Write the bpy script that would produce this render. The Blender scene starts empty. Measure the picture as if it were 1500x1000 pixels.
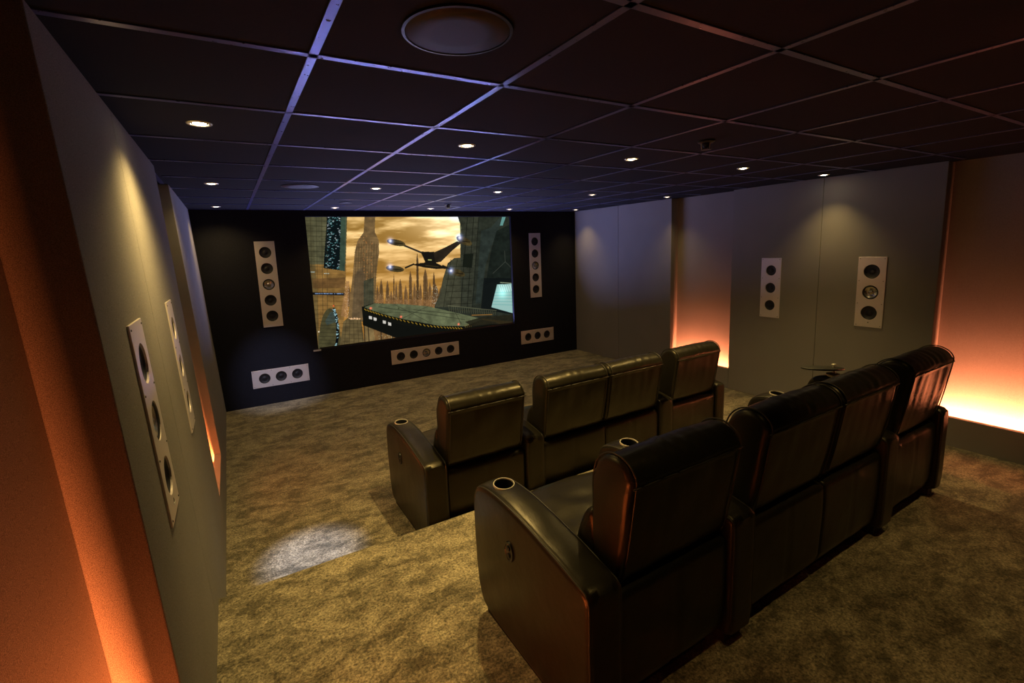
import bpy, bmesh, math, random
import numpy as np
from mathutils import Vector, Matrix, noise

random.seed(7)
S = bpy.context.scene
COL = S.collection

# ------------------------------------------------------------------ camera
# room axes: x across the room (left to right), y towards the screen wall, z up; front floor at z = 0
EYE = Vector((0.0, 0.0, 1.77))
RM = ((0.8591386, -0.1096301, 0.4998621),
      (-0.5102984, -0.1101922, 0.8529087),
      (-0.0384235, -0.9878456, -0.1506144))     # columns: right, down, forward
cam = bpy.data.cameras.new('camera')
cam_ob = bpy.data.objects.new('camera', cam)
COL.objects.link(cam_ob)
mw = Matrix.Identity(4)
for r in range(3):
    mw[r][0] = RM[r][0]; mw[r][1] = -RM[r][1]; mw[r][2] = -RM[r][2]; mw[r][3] = EYE[r]
cam_ob.matrix_world = mw
cam.sensor_width = 36.0
cam.lens = 36.0 * 694.12 / 1500.0
cam.shift_x = 0.00214
cam.shift_y = -0.02104
cam.clip_start = 0.02
S.camera = cam_ob

# ------------------------------------------------------------------ world, exposure
S.view_settings.view_transform = 'Standard'
S.view_settings.look = 'None'
S.view_settings.gamma = 1.0
S.view_settings.use_curve_mapping = False
S.view_settings.exposure = 0.0
W = bpy.data.worlds.new('world'); S.world = W; W.use_nodes = True
W.node_tree.nodes['Background'].inputs[0].default_value = (0.25, 0.24, 0.3, 1)
W.node_tree.nodes['Background'].inputs[1].default_value = 0.0
S.cycles.use_denoising = True
S.cycles.max_bounces = 8
S.cycles.diffuse_bounces = 4
S.cycles.sample_clamp_indirect = 4.0
S.cycles.caustics_reflective = False
S.cycles.caustics_refractive = False

# room dimensions
H = 2.316          # ceiling
YF = 6.301         # face of the black screen wall
YR = -2.6          # rear wall
XR = 5.0           # face of the right wall panels
DEP = 0.13         # depth of the lit niches
RIS = 0.20         # riser height
RY = 2.455         # riser front edge
RX = 3.90          # riser right edge
LEDGE = 0.243
def XL(z): return -0.30 + 0.045 * (H - z)     # face of the left wall panels leans a little

# lights --------------------------------------------------------------
AMBER = (1.0, 0.26, 0.10)
AMBER_L = (1.0, 0.20, 0.042)
WARM = (1.0, 0.70, 0.23)
COOL = (0.42, 0.45, 1.0)
def area(name, loc, sx, sy, watts, color, rot, spread=math.pi):
    l = bpy.data.lights.new(name, 'AREA'); l.shape = 'RECTANGLE'
    l.size = sx; l.size_y = sy; l.energy = watts; l.color = color; l.spread = spread
    o = bpy.data.objects.new(name, l); COL.objects.link(o)
    o.location = loc; o.rotation_euler = rot
    return o
def cove(name, x, y0, y1, z, watts, col):           # strip in the slot behind a ledge, shining up the niche
    return area(name, (x, (y0 + y1) / 2, z), 0.005, abs(y1 - y0), watts, col, (math.pi, 0, 0))
NICHE_L = [(0.60, 1.40), (3.47, 4.27)]
NICHE_R = [(0.60, 1.56), (3.43, 4.30)]
STRIP_Z = LEDGE - 0.06
for (a, b), w in zip(NICHE_L, (85, 30)):
    cove('cove_light', XL(STRIP_Z) - 0.042, a + 0.01, b - 0.01, STRIP_Z, w, AMBER_L)
for (a, b), w in zip(NICHE_R, (72, 30)):
    cove('cove_light', XR + 0.042, a + 0.01, b - 0.01, STRIP_Z, w, AMBER)
# added cool fill on the recess sill, standing in for blue screen light
area('sill_fill_light', (2.32, YF + 0.012, 0.605), 2.8, 0.014, 140.0, COOL, (math.radians(-130), 0, 0), math.radians(150))

# ------------------------------------------------------------------ mesh helpers
class MB:
    def __init__(s): s.v = []; s.f = []
    def add(s, vs, fs):
        o = len(s.v); s.v += [tuple(p) for p in vs]; s.f += [tuple(i + o for i in f) for f in fs]; return s
    def box(s, a, b):
        x0, y0, z0 = a; x1, y1, z1 = b
        return s.add([(x0, y0, z0), (x1, y0, z0), (x1, y1, z0), (x0, y1, z0), (x0, y0, z1), (x1, y0, z1), (x1, y1, z1), (x0, y1, z1)],
                     [(3, 2, 1, 0), (4, 5, 6, 7), (0, 1, 5, 4), (1, 2, 6, 5), (2, 3, 7, 6), (3, 0, 4, 7)])
    def hexa(s, p):
        return s.add(p, [(3, 2, 1, 0), (4, 5, 6, 7), (0, 1, 5, 4), (1, 2, 6, 5), (2, 3, 7, 6), (3, 0, 4, 7)])
    def tube(s, pts, r, n=8, closed=False):
        pts = [Vector(p) for p in pts]; m = len(pts); vs = []
        up = Vector((1, 0, 0)); rings = []
        for i, p in enumerate(pts):
            a = pts[(i - 1) % m] if (closed or i > 0) else p
            b = pts[(i + 1) % m] if (closed or i < m - 1) else p
            t = (b - a).normalized() if (b - a).length > 1e-9 else Vector((0, 0, 1))
            u = up - t * up.dot(t)
            if u.length < 1e-3: u = Vector((0, 0, 1)) - t * t.z
            u.normalize(); w = t.cross(u)
            vs += [p + (u * math.cos(k * 2 * math.pi / n) + w * math.sin(k * 2 * math.pi / n)) * r for k in range(n)]
        fs = []
        for i in range(m if closed else m - 1):
            j = (i + 1) % m
            for k in range(n):
                l = (k + 1) % n
                fs.append((i * n + k, i * n + l, j * n + l, j * n + k))
        if not closed: fs += [tuple(range(n))[::-1], tuple((m - 1) * n + k for k in range(n))]
        return s.add(vs, fs)
    def lathe(s, prof, n=32, mat=None, caps=True):             # profile (r, h) turned about local z
        mat = mat or Matrix.Identity(4); vs = []; fs = []
        for r, h in prof:
            for k in range(n):
                a = 2 * math.pi * k / n
                vs.append(mat @ Vector((r * math.cos(a), r * math.sin(a), h)))
        for i in range(len(prof) - 1):
            for k in range(n):
                l = (k + 1) % n
                fs.append((i * n + k, i * n + l, (i + 1) * n + l, (i + 1) * n + k))
        if caps and prof[0][0] > 1e-6: fs.append(tuple(range(n))[::-1])
        if caps and prof[-1][0] > 1e-6: fs.append(tuple((len(prof) - 1) * n + k for k in range(n)))
        return s.add(vs, fs)
    def mesh(s, name, mat, smooth=False):
        me = bpy.data.meshes.new(name); me.from_pydata(s.v, [], s.f); me.update()
        bm = bmesh.new(); bm.from_mesh(me); bmesh.ops.remove_doubles(bm, verts=bm.verts, dist=1e-6)
        bmesh.ops.recalc_face_normals(bm, faces=bm.faces); bm.to_mesh(me); bm.free()
        if smooth:
            for p in me.polygons: p.use_smooth = True
            if smooth is not True: me.set_sharp_from_angle(angle=math.radians(smooth))
        me.materials.append(mat)
        return me
    def obj(s, name, mat, parent=None, smooth=False, loc=None):
        return link(name, s.mesh(name, mat, smooth), parent, loc)
def link(name, me, parent=None, loc=None):
    o = bpy.data.objects.new(name, me); COL.objects.link(o)
    if parent is not None: o.parent = parent
    if loc is not None: o.location = loc
    return o
def tag(o, label=None, cat=None, group=None, kind=None):
    if label: o['label'] = label
    if cat: o['category'] = cat
    if group: o['group'] = group
    if kind: o['kind'] = kind
    return o
def empty(name, loc, rz=0.0):
    o = bpy.data.objects.new(name, None); COL.objects.link(o); o.location = loc; o.rotation_euler = (0, 0, rz)
    o.empty_display_size = 0.1
    return o
def struct(o): o['kind'] = 'structure'; return o
def bevel(o, w, seg=2, ang=40):
    me = o.data; bm = bmesh.new(); bm.from_mesh(me)
    es = [e for e in bm.edges if len(e.link_faces) == 2 and e.calc_face_angle(0) > math.radians(ang)]
    bmesh.ops.bevel(bm, geom=es, offset=w, segments=seg, affect='EDGES', profile=0.5, clamp_overlap=True)
    bm.to_mesh(me); bm.free(); return o
def cut(o, cutters):                                # subtract meshes, bake the result
    tmp = []
    for me in cutters:
        c = bpy.data.objects.new('cutter', me); COL.objects.link(c); tmp.append(c)
        m = o.modifiers.new('b', 'BOOLEAN'); m.operation = 'DIFFERENCE'; m.object = c; m.solver = 'EXACT'
    dg = bpy.context.evaluated_depsgraph_get(); dg.update()
    me = bpy.data.meshes.new_from_object(o.evaluated_get(dg))
    o.modifiers.clear(); o.data = me
    for c in tmp: bpy.data.objects.remove(c)
    return o

# ------------------------------------------------------------------ materials
def srgb(r, g, b):
    f = lambda c: (c / 255 / 12.92) if c / 255 <= 0.04045 else ((c / 255 + 0.055) / 1.055) ** 2.4
    return (f(r), f(g), f(b), 1)
def new_mat(name):
    m = bpy.data.materials.new(name); m.use_nodes = True
    nt = m.node_tree; return m, nt, nt.nodes, nt.links, nt.nodes['Principled BSDF']
def plain(name, col, rough=0.6, metal=0.0, spec=0.5, bump=None):
    m, nt, N, L, B = new_mat(name)
    B.inputs['Base Color'].default_value = (*col[:3], 1); B.inputs['Roughness'].default_value = rough
    B.inputs['Metallic'].default_value = metal; B.inputs['Specular IOR Level'].default_value = spec
    tc = N.new('ShaderNodeTexCoord'); no = N.new('ShaderNodeTexNoise')
    no.inputs['Scale'].default_value = bump[0] if bump else 60; no.inputs['Detail'].default_value = 4
    L.new(tc.outputs['Object'], no.inputs['Vector'])
    mr = N.new('ShaderNodeMapRange'); mr.inputs[3].default_value = max(0, rough - 0.05); mr.inputs[4].default_value = min(1, rough + 0.05)
    L.new(no.outputs[0], mr.inputs[0]); L.new(mr.outputs[0], B.inputs['Roughness'])
    if bump:
        b = N.new('ShaderNodeBump'); b.inputs['Strength'].default_value = bump[1]; b.inputs['Distance'].default_value = bump[2]
        L.new(no.outputs[0], b.inputs['Height']); L.new(b.outputs[0], B.inputs['Normal'])
    return m
def emis(name, col, st):
    m, nt, N, L, B = new_mat(name)
    B.inputs['Base Color'].default_value = (0.02, 0.02, 0.02, 1)
    B.inputs['Emission Color'].default_value = (*col[:3], 1); B.inputs['Emission Strength'].default_value = st
    return m
def fabric(name, c0, c1, rough=0.95, scale=260, bump=0.35):
    m, nt, N, L, B = new_mat(name)
    tc = N.new('ShaderNodeTexCoord')
    n1 = N.new('ShaderNodeTexNoise'); n1.inputs['Scale'].default_value = scale; n1.inputs['Detail'].default_value = 3
    n2 = N.new('ShaderNodeTexNoise'); n2.inputs['Scale'].default_value = 3.0; n2.inputs['Detail'].default_value = 3
    L.new(tc.outputs['Object'], n1.inputs[0]); L.new(tc.outputs['Object'], n2.inputs[0])
    cr = N.new('ShaderNodeValToRGB'); cr.color_ramp.elements[0].position = 0.36; cr.color_ramp.elements[1].position = 0.64
    cr.color_ramp.elements[0].color = (*c0, 1); cr.color_ramp.elements[1].color = (*c1, 1)
    L.new(n1.outputs[0], cr.inputs[0])
    hs = N.new('ShaderNodeHueSaturation'); mr = N.new('ShaderNodeMapRange')
    mr.inputs[3].default_value = 0.9; mr.inputs[4].default_value = 1.1
    L.new(n2.outputs[0], mr.inputs[0]); L.new(mr.outputs[0], hs.inputs['Value']); L.new(cr.outputs[0], hs.inputs['Color'])
    L.new(hs.outputs[0], B.inputs['Base Color'])
    B.inputs['Roughness'].default_value = rough; B.inputs['Specular IOR Level'].default_value = 0.15
    b = N.new('ShaderNodeBump'); b.inputs['Strength'].default_value = bump; b.inputs['Distance'].default_value = 0.002
    L.new(n1.outputs[0], b.inputs['Height']); L.new(b.outputs[0], B.inputs['Normal'])
    return m
def carpet(name):
    m, nt, N, L, B = new_mat(name)
    tc = N.new('ShaderNodeTexCoord')
    def nz(scale, det, dist=0.0, vec=None, rough=0.55):
        n = N.new('ShaderNodeTexNoise'); n.inputs['Scale'].default_value = scale; n.inputs['Detail'].default_value = det
        n.inputs['Distortion'].default_value = dist; n.inputs['Roughness'].default_value = rough
        L.new(vec or tc.outputs['Object'], n.inputs['Vector']); return n
    mp = N.new('ShaderNodeMapping'); mp.inputs['Scale'].default_value = (0.8, 1.5, 1); mp.inputs['Rotation'].default_value = (0, 0, 0.5)
    L.new(tc.outputs['Object'], mp.inputs[0])
    big = nz(5.0, 8, 0.5, mp.outputs[0], 0.75)
    mid = nz(22, 6, 0.8, None, 0.7)
    fine = nz(95, 4, 0.3, None, 0.7)
    cr = N.new('ShaderNodeValToRGB'); e = cr.color_ramp.elements
    e[0].position = 0.43; e[0].color = (0.10, 0.083, 0.052, 1)
    e[1].position = 0.58; e[1].color = (0.37, 0.31, 0.205, 1)
    mx = N.new('ShaderNodeMath'); mx.operation = 'MULTIPLY_ADD'; mx.inputs[1].default_value = 0.35
    L.new(mid.outputs[0], mx.inputs[0])
    m2 = N.new('ShaderNodeMath'); m2.operation = 'MULTIPLY'; m2.inputs[1].default_value = 0.65
    L.new(big.outputs[0], m2.inputs[0]); L.new(m2.outputs[0], mx.inputs[2]); L.new(mx.outputs[0], cr.inputs[0])
    hs = N.new('ShaderNodeHueSaturation'); mr = N.new('ShaderNodeMapRange'); mr.inputs[1].default_value = 0.3; mr.inputs[2].default_value = 0.7
    mr.inputs[3].default_value = 0.1; mr.inputs[4].default_value = 2.1
    L.new(fine.outputs[0], mr.inputs[0]); L.new(mr.outputs[0], hs.inputs['Value']); L.new(cr.outputs[0], hs.inputs['Color'])
    L.new(hs.outputs[0], B.inputs['Base Color'])
    B.inputs['Roughness'].default_value = 0.85; B.inputs['Specular IOR Level'].default_value = 0.25
    B.inputs['Sheen Weight'].default_value = 0.3; B.inputs['Sheen Roughness'].default_value = 0.5
    ad = N.new('ShaderNodeMath'); ad.operation = 'MULTIPLY_ADD'; ad.inputs[1].default_value = 0.12
    L.new(mid.outputs[0], ad.inputs[0]); L.new(fine.outputs[0], ad.inputs[2])
    b = N.new('ShaderNodeBump'); b.inputs['Strength'].default_value = 0.7; b.inputs['Distance'].default_value = 0.004
    L.new(ad.outputs[0], b.inputs['Height']); L.new(b.outputs[0], B.inputs['Normal'])
    return m
def leather(name, col=(0.014, 0.012, 0.008)):
    m, nt, N, L, B = new_mat(name)
    tc = N.new('ShaderNodeTexCoord')
    v = N.new('ShaderNodeTexVoronoi'); v.inputs['Scale'].default_value = 330
    n = N.new('ShaderNodeTexNoise'); n.inputs['Scale'].default_value = 7; n.inputs['Detail'].default_value = 5
    L.new(tc.outputs['Object'], v.inputs['Vector']); L.new(tc.outputs['Object'], n.inputs['Vector'])
    B.inputs['Base Color'].default_value = (*col, 1)
    mr = N.new('ShaderNodeMapRange'); mr.inputs[3].default_value = 0.28; mr.inputs[4].default_value = 0.38
    L.new(n.outputs[0], mr.inputs[0]); L.new(mr.outputs[0], B.inputs['Roughness'])
    B.inputs['Specular IOR Level'].default_value = 0.40; B.inputs['Specular Tint'].default_value = (1.0, 0.88, 0.66, 1)
    b1 = N.new('ShaderNodeBump'); b1.inputs['Strength'].default_value = 0.25; b1.inputs['Distance'].default_value = 0.0008
    b2 = N.new('ShaderNodeBump'); b2.inputs['Strength'].default_value = 0.35; b2.inputs['Distance'].default_value = 0.010
    L.new(v.outputs['Distance'], b1.inputs['Height']); L.new(n.outputs[0], b2.inputs['Height'])
    L.new(b2.outputs[0], b1.inputs['Normal']); L.new(b1.outputs[0], B.inputs['Normal'])
    return m
M = {}
M['carpet'] = carpet('carpet')
M['wall'] = fabric('wall_fabric', (0.17, 0.158, 0.156), (0.40, 0.372, 0.360), scale=560, bump=0.12)
M['black'] = fabric('black_velvet', (0.012, 0.012, 0.019), (0.022, 0.022, 0.032), scale=200)
M['tile'] = plain('ceiling_tile', (0.028, 0.026, 0.029), 0.9, spec=0.1, bump=(120, 0.3, 0.002))
M['bar'] = plain('ceiling_bar', (0.17, 0.17, 0.38), 0.29, metal=0.7)  # blue in the base colour imitates the screen's bluish reflection
M['leather'] = leather('dark_leather')
M['pipe'] = plain('leather_piping', (0.028, 0.022, 0.013), 0.48)
M['plinth'] = plain('plinth_black', (0.012, 0.012, 0.012), 0.7)
M['silver'] = plain('satin_silver_plate', (0.86, 0.77, 0.78), 0.40, metal=0.3, bump=(300, 0.05, 0.0005))
M['chrome'] = plain('polished_ring', (0.88, 0.80, 0.66), 0.3, metal=0.5)
M['rubber'] = plain('driver_surround', (0.012, 0.012, 0.013), 0.5)
M['cone'] = plain('driver_cone', (0.018, 0.017, 0.022), 0.55)
M['alu'] = plain('tweeter_metal', (0.50, 0.46, 0.41), 0.22, metal=0.75)
M['dark'] = plain('dark_plastic', (0.015, 0.015, 0.016), 0.35)
M['grille'] = plain('ceiling_speaker_grille', (0.045, 0.042, 0.055), 0.6, bump=(400, 0.4, 0.001))
M['tray'] = plain('tray_laminate', (0.022, 0.020, 0.016), 0.5)
M['mark'] = plain('pale_badge', (0.8, 0.8, 0.78), 0.4)
M['lamp'] = emis('lamp_warm', (1.0, 0.82, 0.5), 45)
M['lampdim'] = emis('lamp_dim', (1.0, 0.7, 0.42), 9)
M['strip'] = emis('amber_strip', AMBER, 6)
M['coolfill'] = emis('cool_fill_strip', COOL, 2)

# ------------------------------------------------------------------ room shell
b = MB().box((-0.6, YR, -0.1), (XR + 0.4, YF + 0.3, 0.0))
struct(b.obj('floor', M['carpet']))
# riser: carpeted platform, its nosing rounded
b = MB()
xl = XL(0.1)
prof = []
for k in range(7):
    a = math.pi / 2 * k / 6; prof.append((math.sin(a) * 0.02, -0.02 + math.cos(a) * 0.02))
P = [(YR, 0.0), (YR, RIS)] + [(RY - 0.02 + dy, RIS + dz) for dy, dz in prof] + [(RY, 0.0)]
n = len(P)
vs = [(xl - 0.02, y, z) for y, z in P] + [(RX, y, z) for y, z in P]
fs = [tuple(range(n))[::-1], tuple(n + i for i in range(n))] + [(i, (i + 1) % n, n + (i + 1) % n, n + i) for i in range(n)]
b.add(vs, fs)
o = b.obj('floor', M['carpet']); struct(o)
o['label'] = 'raised carpeted platform under the back row of seats'
for p in o.data.polygons: p.use_smooth = False
# ceiling slab
struct(MB().box((-0.75, YR, H), (XR + 0.4, YF + 0.3, H + 0.1)).obj('ceiling', M['tile']))
# T-bar grid 0.6 m
GX0, GY0 = 0.266, 0.870
g = MB(); t = 0.012; dz = 0.004
for i in range(-1, 8):
    x = GX0 + 0.6 * i
    g.box((x - t, YR, H - dz), (x + t, YF, H))
for j in range(-6, 10):
    y = GY0 + 0.6 * j
    if y < YF - 0.02: g.box((-0.30, y - t, H - dz), (XR, y + t, H))
struct(g.obj('trim_1', M['bar']))['label'] = 'grid of metal bars holding the ceiling tiles'

# left wall: leaning slabs
def lslab(b, y0, y1, z0, z1, d0, d1):            # d = distance behind the face
    p = []
    for z in (z0, z1):
        p += [(XL(z) - d1, y0, z), (XL(z) - d0, y0, z), (XL(z) - d0, y1, z), (XL(z) - d1, y1, z)]
    return b.hexa(p)
struct(lslab(MB(), YR, YF + 0.2, 0, H, DEP, DEP + 0.15).obj('wall_left', M['wall']))
struct(MB().box((XR + DEP, YR, 0), (XR + DEP + 0.15, YF + 0.2, H)).obj('wall_right', M['wall']))
struct(MB().box((-0.75, YR - 0.15, 0), (XR + 0.4, YR, H)).obj('wall_back', M['wall']))
tn = [1]
def trim(o, label=None):
    tn[0] += 1; o.name = 'trim_%d' % tn[0]; struct(o)
    if label: o['label'] = label
    return o
g0 = 0.0015; PANEL = {}
for (a, c) in [(YR, 0.60), (1.40, 2.26), (2.26, 3.47), (4.27, YF)]:
    PANEL['L', a] = trim(bevel(lslab(MB(), a + g0, c - g0, 0, H, 0, DEP).obj('trim', M['wall']), 0.004), 'grey fabric panel on the left wall')
for (a, c) in [(YR, 0.60), (1.56, 2.48), (2.48, 3.43), (4.30, 5.28), (5.28, YF)]:
    PANEL['R', a] = trim(bevel(MB().box((XR, a + g0, 0), (XR + DEP, c - g0, H)).obj('trim', M['wall']), 0.004), 'grey fabric panel on the right wall')
# ledges with a slot along the wall; the strips lie under the top board
for (a, c) in NICHE_L:
    b = MB(); lslab(b, a, c, 0, LEDGE, 0, 0.018); lslab(b, a, c, LEDGE - 0.018, LEDGE, 0.018, 0.045)
    tr = trim(b.obj('trim', M['wall']), 'fabric ledge below the left amber niche')
    x = XL(STRIP_Z) - 0.042
    MB().box((x - 0.004, a + 0.02, STRIP_Z - 0.012), (x + 0.004, c - 0.02, STRIP_Z - 0.004)).obj('light_strip', M['strip'], tr)
for (a, c) in NICHE_R:
    b = MB().box((XR, a, 0), (XR + 0.018, c, LEDGE)).box((XR + 0.018, a, LEDGE - 0.018), (XR + 0.045, c, LEDGE))
    tr = trim(b.obj('trim', M['wall']), 'fabric ledge below the right amber niche')
    x = XR + 0.042
    MB().box((x - 0.004, a + 0.02, STRIP_Z - 0.012), (x + 0.004, c - 0.02, STRIP_Z - 0.004)).obj('light_strip', M['strip'], tr)

# front wall: black fabric with the screen opening, recess behind
SX0, SX1, SZ0, SZ1 = 0.875, 3.775, 0.590, 2.238
fx0, fx1 = -0.5, XR + DEP
REC = 0.05
fw = MB().box((fx0, YF, 0), (fx1, YF + 0.2, H)).obj('wall_front', M['black']); struct(fw)
cut(fw, [MB().box((SX0, YF - 0.05, SZ0), (SX1, YF + REC, SZ1)).mesh('c', M['black'])])


# ------------------------------------------------------------------ the picture on the screen
PW, PH = 576, 324
def smooth_noise(w, h, sx, sy, seed, octv=4):
    rs = np.random.RandomState(seed); out = np.zeros((h, w)); amp = 1; tot = 0
    for o_ in range(octv):
        gx, gy = max(2, int(sx * 2 ** o_)), max(2, int(sy * 2 ** o_))
        gr = rs.rand(gy + 2, gx + 2)
        X = np.linspace(0, gx, w); Y = np.linspace(0, gy, h)
        xi = X.astype(int); yi = Y.astype(int); xf = X - xi; yf = Y - yi
        xf = xf * xf * (3 - 2 * xf); yf = (yf * yf * (3 - 2 * yf))[:, None]
        A = gr[np.ix_(yi, xi)]; B_ = gr[np.ix_(yi, xi + 1)]; C_ = gr[np.ix_(yi + 1, xi)]; D_ = gr[np.ix_(yi + 1, xi + 1)]
        out += amp * ((A * (1 - xf) + B_ * xf) * (1 - yf) + (C_ * (1 - xf) + D_ * xf) * yf); tot += amp; amp *= 0.55
    return out / tot
# homography from the picture's sketch coordinates to the unit square
src = [(30, 70), (1158, 60), (1166, 648), (103, 790)]; dst = [(0, 0), (1, 0), (1, 1), (0, 1)]
A_ = []
for (x, y), (u, v) in zip(src, dst):
    A_.append([x, y, 1, 0, 0, 0, -u * x, -u * y]); A_.append([0, 0, 0, x, y, 1, -v * x, -v * y])
hh = np.linalg.solve(np.array(A_, float), np.array([c for p in dst for c in p], float))
def uv(p):
    x, y = p; d = hh[6] * x + hh[7] * y + 1
    return ((hh[0] * x + hh[1] * y + hh[2]) / d * PW, (hh[3] * x + hh[4] * y + hh[5]) / d * PH)
img = np.zeros((PH, PW, 3))
YY, XX = np.mgrid[0:PH, 0:PW].astype(float)
def inside(poly):
    pts = [uv(p) for p in poly]; m = np.zeros((PH, PW), bool); n_ = len(pts)
    for i in range(n_):
        x0, y0 = pts[i]; x1, y1 = pts[(i + 1) % n_]
        if y0 == y1: continue
        c = ((y0 > YY) != (y1 > YY)) & (XX < (x1 - x0) * (YY - y0) / (y1 - y0) + x0); m ^= c
    return m
def fill(poly, c, a=1.0, tex=None):
    m = inside(poly); col = np.array(c, float)
    k = (np.ones((PH, PW)) if tex is None else tex)[..., None]
    img[m] = img[m] * (1 - a) + (col * k)[m] * a if tex is not None else img[m] * (1 - a) + col * a
def line(p, q, c, w=1.0, a=1.0):
    (x0, y0), (x1, y1) = uv(p), uv(q); dx, dy = x1 - x0, y1 - y0; L2 = dx * dx + dy * dy + 1e-9
    tt = np.clip(((XX - x0) * dx + (YY - y0) * dy) / L2, 0, 1)
    d = np.hypot(XX - x0 - tt * dx, YY - y0 - tt * dy); k = np.clip(w - d + 0.5, 0, 1)[..., None] * a
    img[:] = img * (1 - k) + np.array(c, float) * k
def glow(p, r, c, core=0.3):
    x, y = uv(p); d = np.hypot(XX - x, YY - y) / r
    k = np.exp(-(d ** 2) * 2.2)[..., None]; img[:] = img + np.array(c, float) * k
    k2 = np.clip(1.2 - d / core, 0, 1)[..., None]; img[:] = img * (1 - k2) + 255 * k2
def ell(c, rx, ry, n_=28, a0=0, a1=2 * math.pi, tilt=0):
    r_ = []
    for i in range(n_):
        a = a0 + (a1 - a0) * i / (n_ - 1); x, y = rx * math.cos(a), ry * math.sin(a)
        r_.append((c[0] + x * math.cos(tilt) - y * math.sin(tilt), c[1] + x * math.sin(tilt) + y * math.cos(tilt)))
    return r_
n1 = smooth_noise(PW, PH, 5, 16, 3, 5); n2 = smooth_noise(PW, PH, 40, 30, 5, 4)
v = (YY / PH)[..., None]
img[:] = np.array([205, 165, 98]) * (1 - v) + np.array([165, 110, 40]) * v
cl = np.clip((n1 - 0.47) * 5, -0.6, 1)[..., None] * np.clip(1.25 - v * 1.5, 0, 1)
img += cl * np.array([75, 72, 66])
sx_, sy_ = uv((850, 80)); gl = np.exp(-(((XX - sx_) / 120) ** 2 + ((YY - sy_) / 60) ** 2))[..., None]
img += gl * np.array([110, 110, 110])
img = np.clip(img, 0, 255)
tex = 0.72 + 0.56 * n2
rs = np.random.RandomState(11)
# far skyline
for (x, y, w, s) in [(446, 410, 22, 0.8), (480, 414, 20, 0.8), (515, 380, 8, .85), (528, 425, 16, .9), (550, 405, 22, .8), (580, 440, 22, .95), (606, 360, 18, .75), (628, 425, 20, .95), (645, 262, 13, .6), (660, 430, 18, .9), (688, 350, 26, .7), (712, 420, 22, .9), (735, 365, 14, .65), (742, 430, 38, .75), (770, 450, 30, .8), (425, 440, 20, .9), (500, 470, 26, 1), (270, 440, 20, .9)]:
    c = (118 * s, 88 * s, 56 * s); yb = 560
    fill([(x, y), (x + w * .2, y + 18), (x + w * .42, y + 44), (x + w * .62, yb), (x - w * .62, yb), (x - w * .42, y + 44), (x - w * .2, y + 18)], c, 0.85, tex)
    line((x, y + 30), (x - 2, yb), (c[0] * .6, c[1] * .6, c[2] * .6), 0.8, 0.6)
    for k in range(14):
        px, py = x + rs.uniform(-w, w) * .35, rs.uniform(max(y + 80, 470), 560)
        line((px, py), (px + 1, py + 2), (190, 160, 120), 0.5, 0.7)
fill([(400, 520), (780, 520), (780, 570), (400, 570)], (140, 100, 60), 0.5, tex)
for k in range(120):
    px, py = rs.uniform(405, 770), rs.uniform(495, 556); line((px, py), (px + 1, py + 1), (205, 165, 125), 0.45, 0.6)
for k in range(46):
    px, py = rs.uniform(722, 755), rs.uniform(440, 545); line((px, py), (px + 2, py + 1), (200, 205, 190), 0.5, 0.8)
# rocket shaped tower
fill([(358, 60), (416, 60), (413, 150), (434, 195), (436, 260), (420, 380), (412, 560), (405, 640), (262, 640), (275, 520), (292, 380), (303, 260), (318, 200), (352, 152)], (116, 92, 58), 1, tex)
for k in range(9):
    x = 312 + k * 14; line((x, 190 + abs(k - 4.5) * 8), (x - 18, 620), (58, 44, 28), 0.6, 0.55)
for k in range(30):
    y = 175 + k * 15; line((300, y), (425, y), (62, 48, 30), 0.4, 0.4)
for k in range(90):
    x = rs.choice([330, 352, 368, 395, 352, 368]) + rs.uniform(-4, 4); y = rs.uniform(160, 560); line((x, y), (x, y + 2), (222, 140, 70), 0.5, 0.9)
fill([(300, 400), (320, 355), (345, 345), (360, 400), (350, 620), (285, 620)], (92, 76, 54), 0.8, tex)
fill([(350, 420), (405, 400), (405, 560), (350, 560)], (52, 58, 46), 0.75, tex)
# left tower
fill([(20, 60), (262, 60), (252, 360), (246, 600), (215, 800), (20, 800)], (84, 82, 58), 1, tex)
fill([(20, 330), (256, 330), (246, 600), (215, 800), (20, 800)], (140, 102, 50), 0.85, tex)
fill([(20, 60), (70, 60), (90, 350), (110, 800), (20, 800)], (70, 66, 44), 0.5, tex)
fill([(152, 62), (250, 62), (248, 366), (132, 350)], (12, 20, 22), 1)
for k in range(230):
    x, y = rs.uniform(140, 225), rs.uniform(66, 356)
    if x < 152 - (y - 62) * 0.06 + 4 or (x > 185 and rs.rand() < .5): continue
    c = [(140, 205, 205), (215, 228, 232), (70, 120, 125)][rs.randint(3)]
    line((x, y), (x + rs.uniform(2, 7), y), c, 0.55, 0.95)
fill([(228, 62), (256, 62), (248, 366), (218, 362)], (62, 80, 64), 0.85, tex)
for y in list(range(90, 350, 28)): line((28, y), (150, y + 3), (38, 38, 26), 0.5, 0.8)
for y in list(range(385, 790, 24)): line((60, y), (240, y + 2), (72, 50, 24), 0.5, 0.6)
for x in (60, 92, 122, 150): line((x, 70), (x + 18 - (x - 60) * .15, 780), (48, 44, 28), 0.5, 0.7)
fill([(70, 410), (250, 400), (248, 455), (76, 462)], (98, 70, 40), 0.7, tex)
line((74, 490), (246, 493), (14, 16, 20), 3.0)
for k in range(34):
    x = rs.uniform(78, 245); line((x, 489), (x + 4, 490), (140, 170, 215), 0.7, 0.9)
for x in (62, 70, 78, 136, 146, 156): line((x, 372 + (x > 100) * 8), (x + 5, 372 + (x > 100) * 8), (190, 220, 220), 0.6)
line((186, 495), (188, 555), (60, 40, 20), 0.5)
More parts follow.
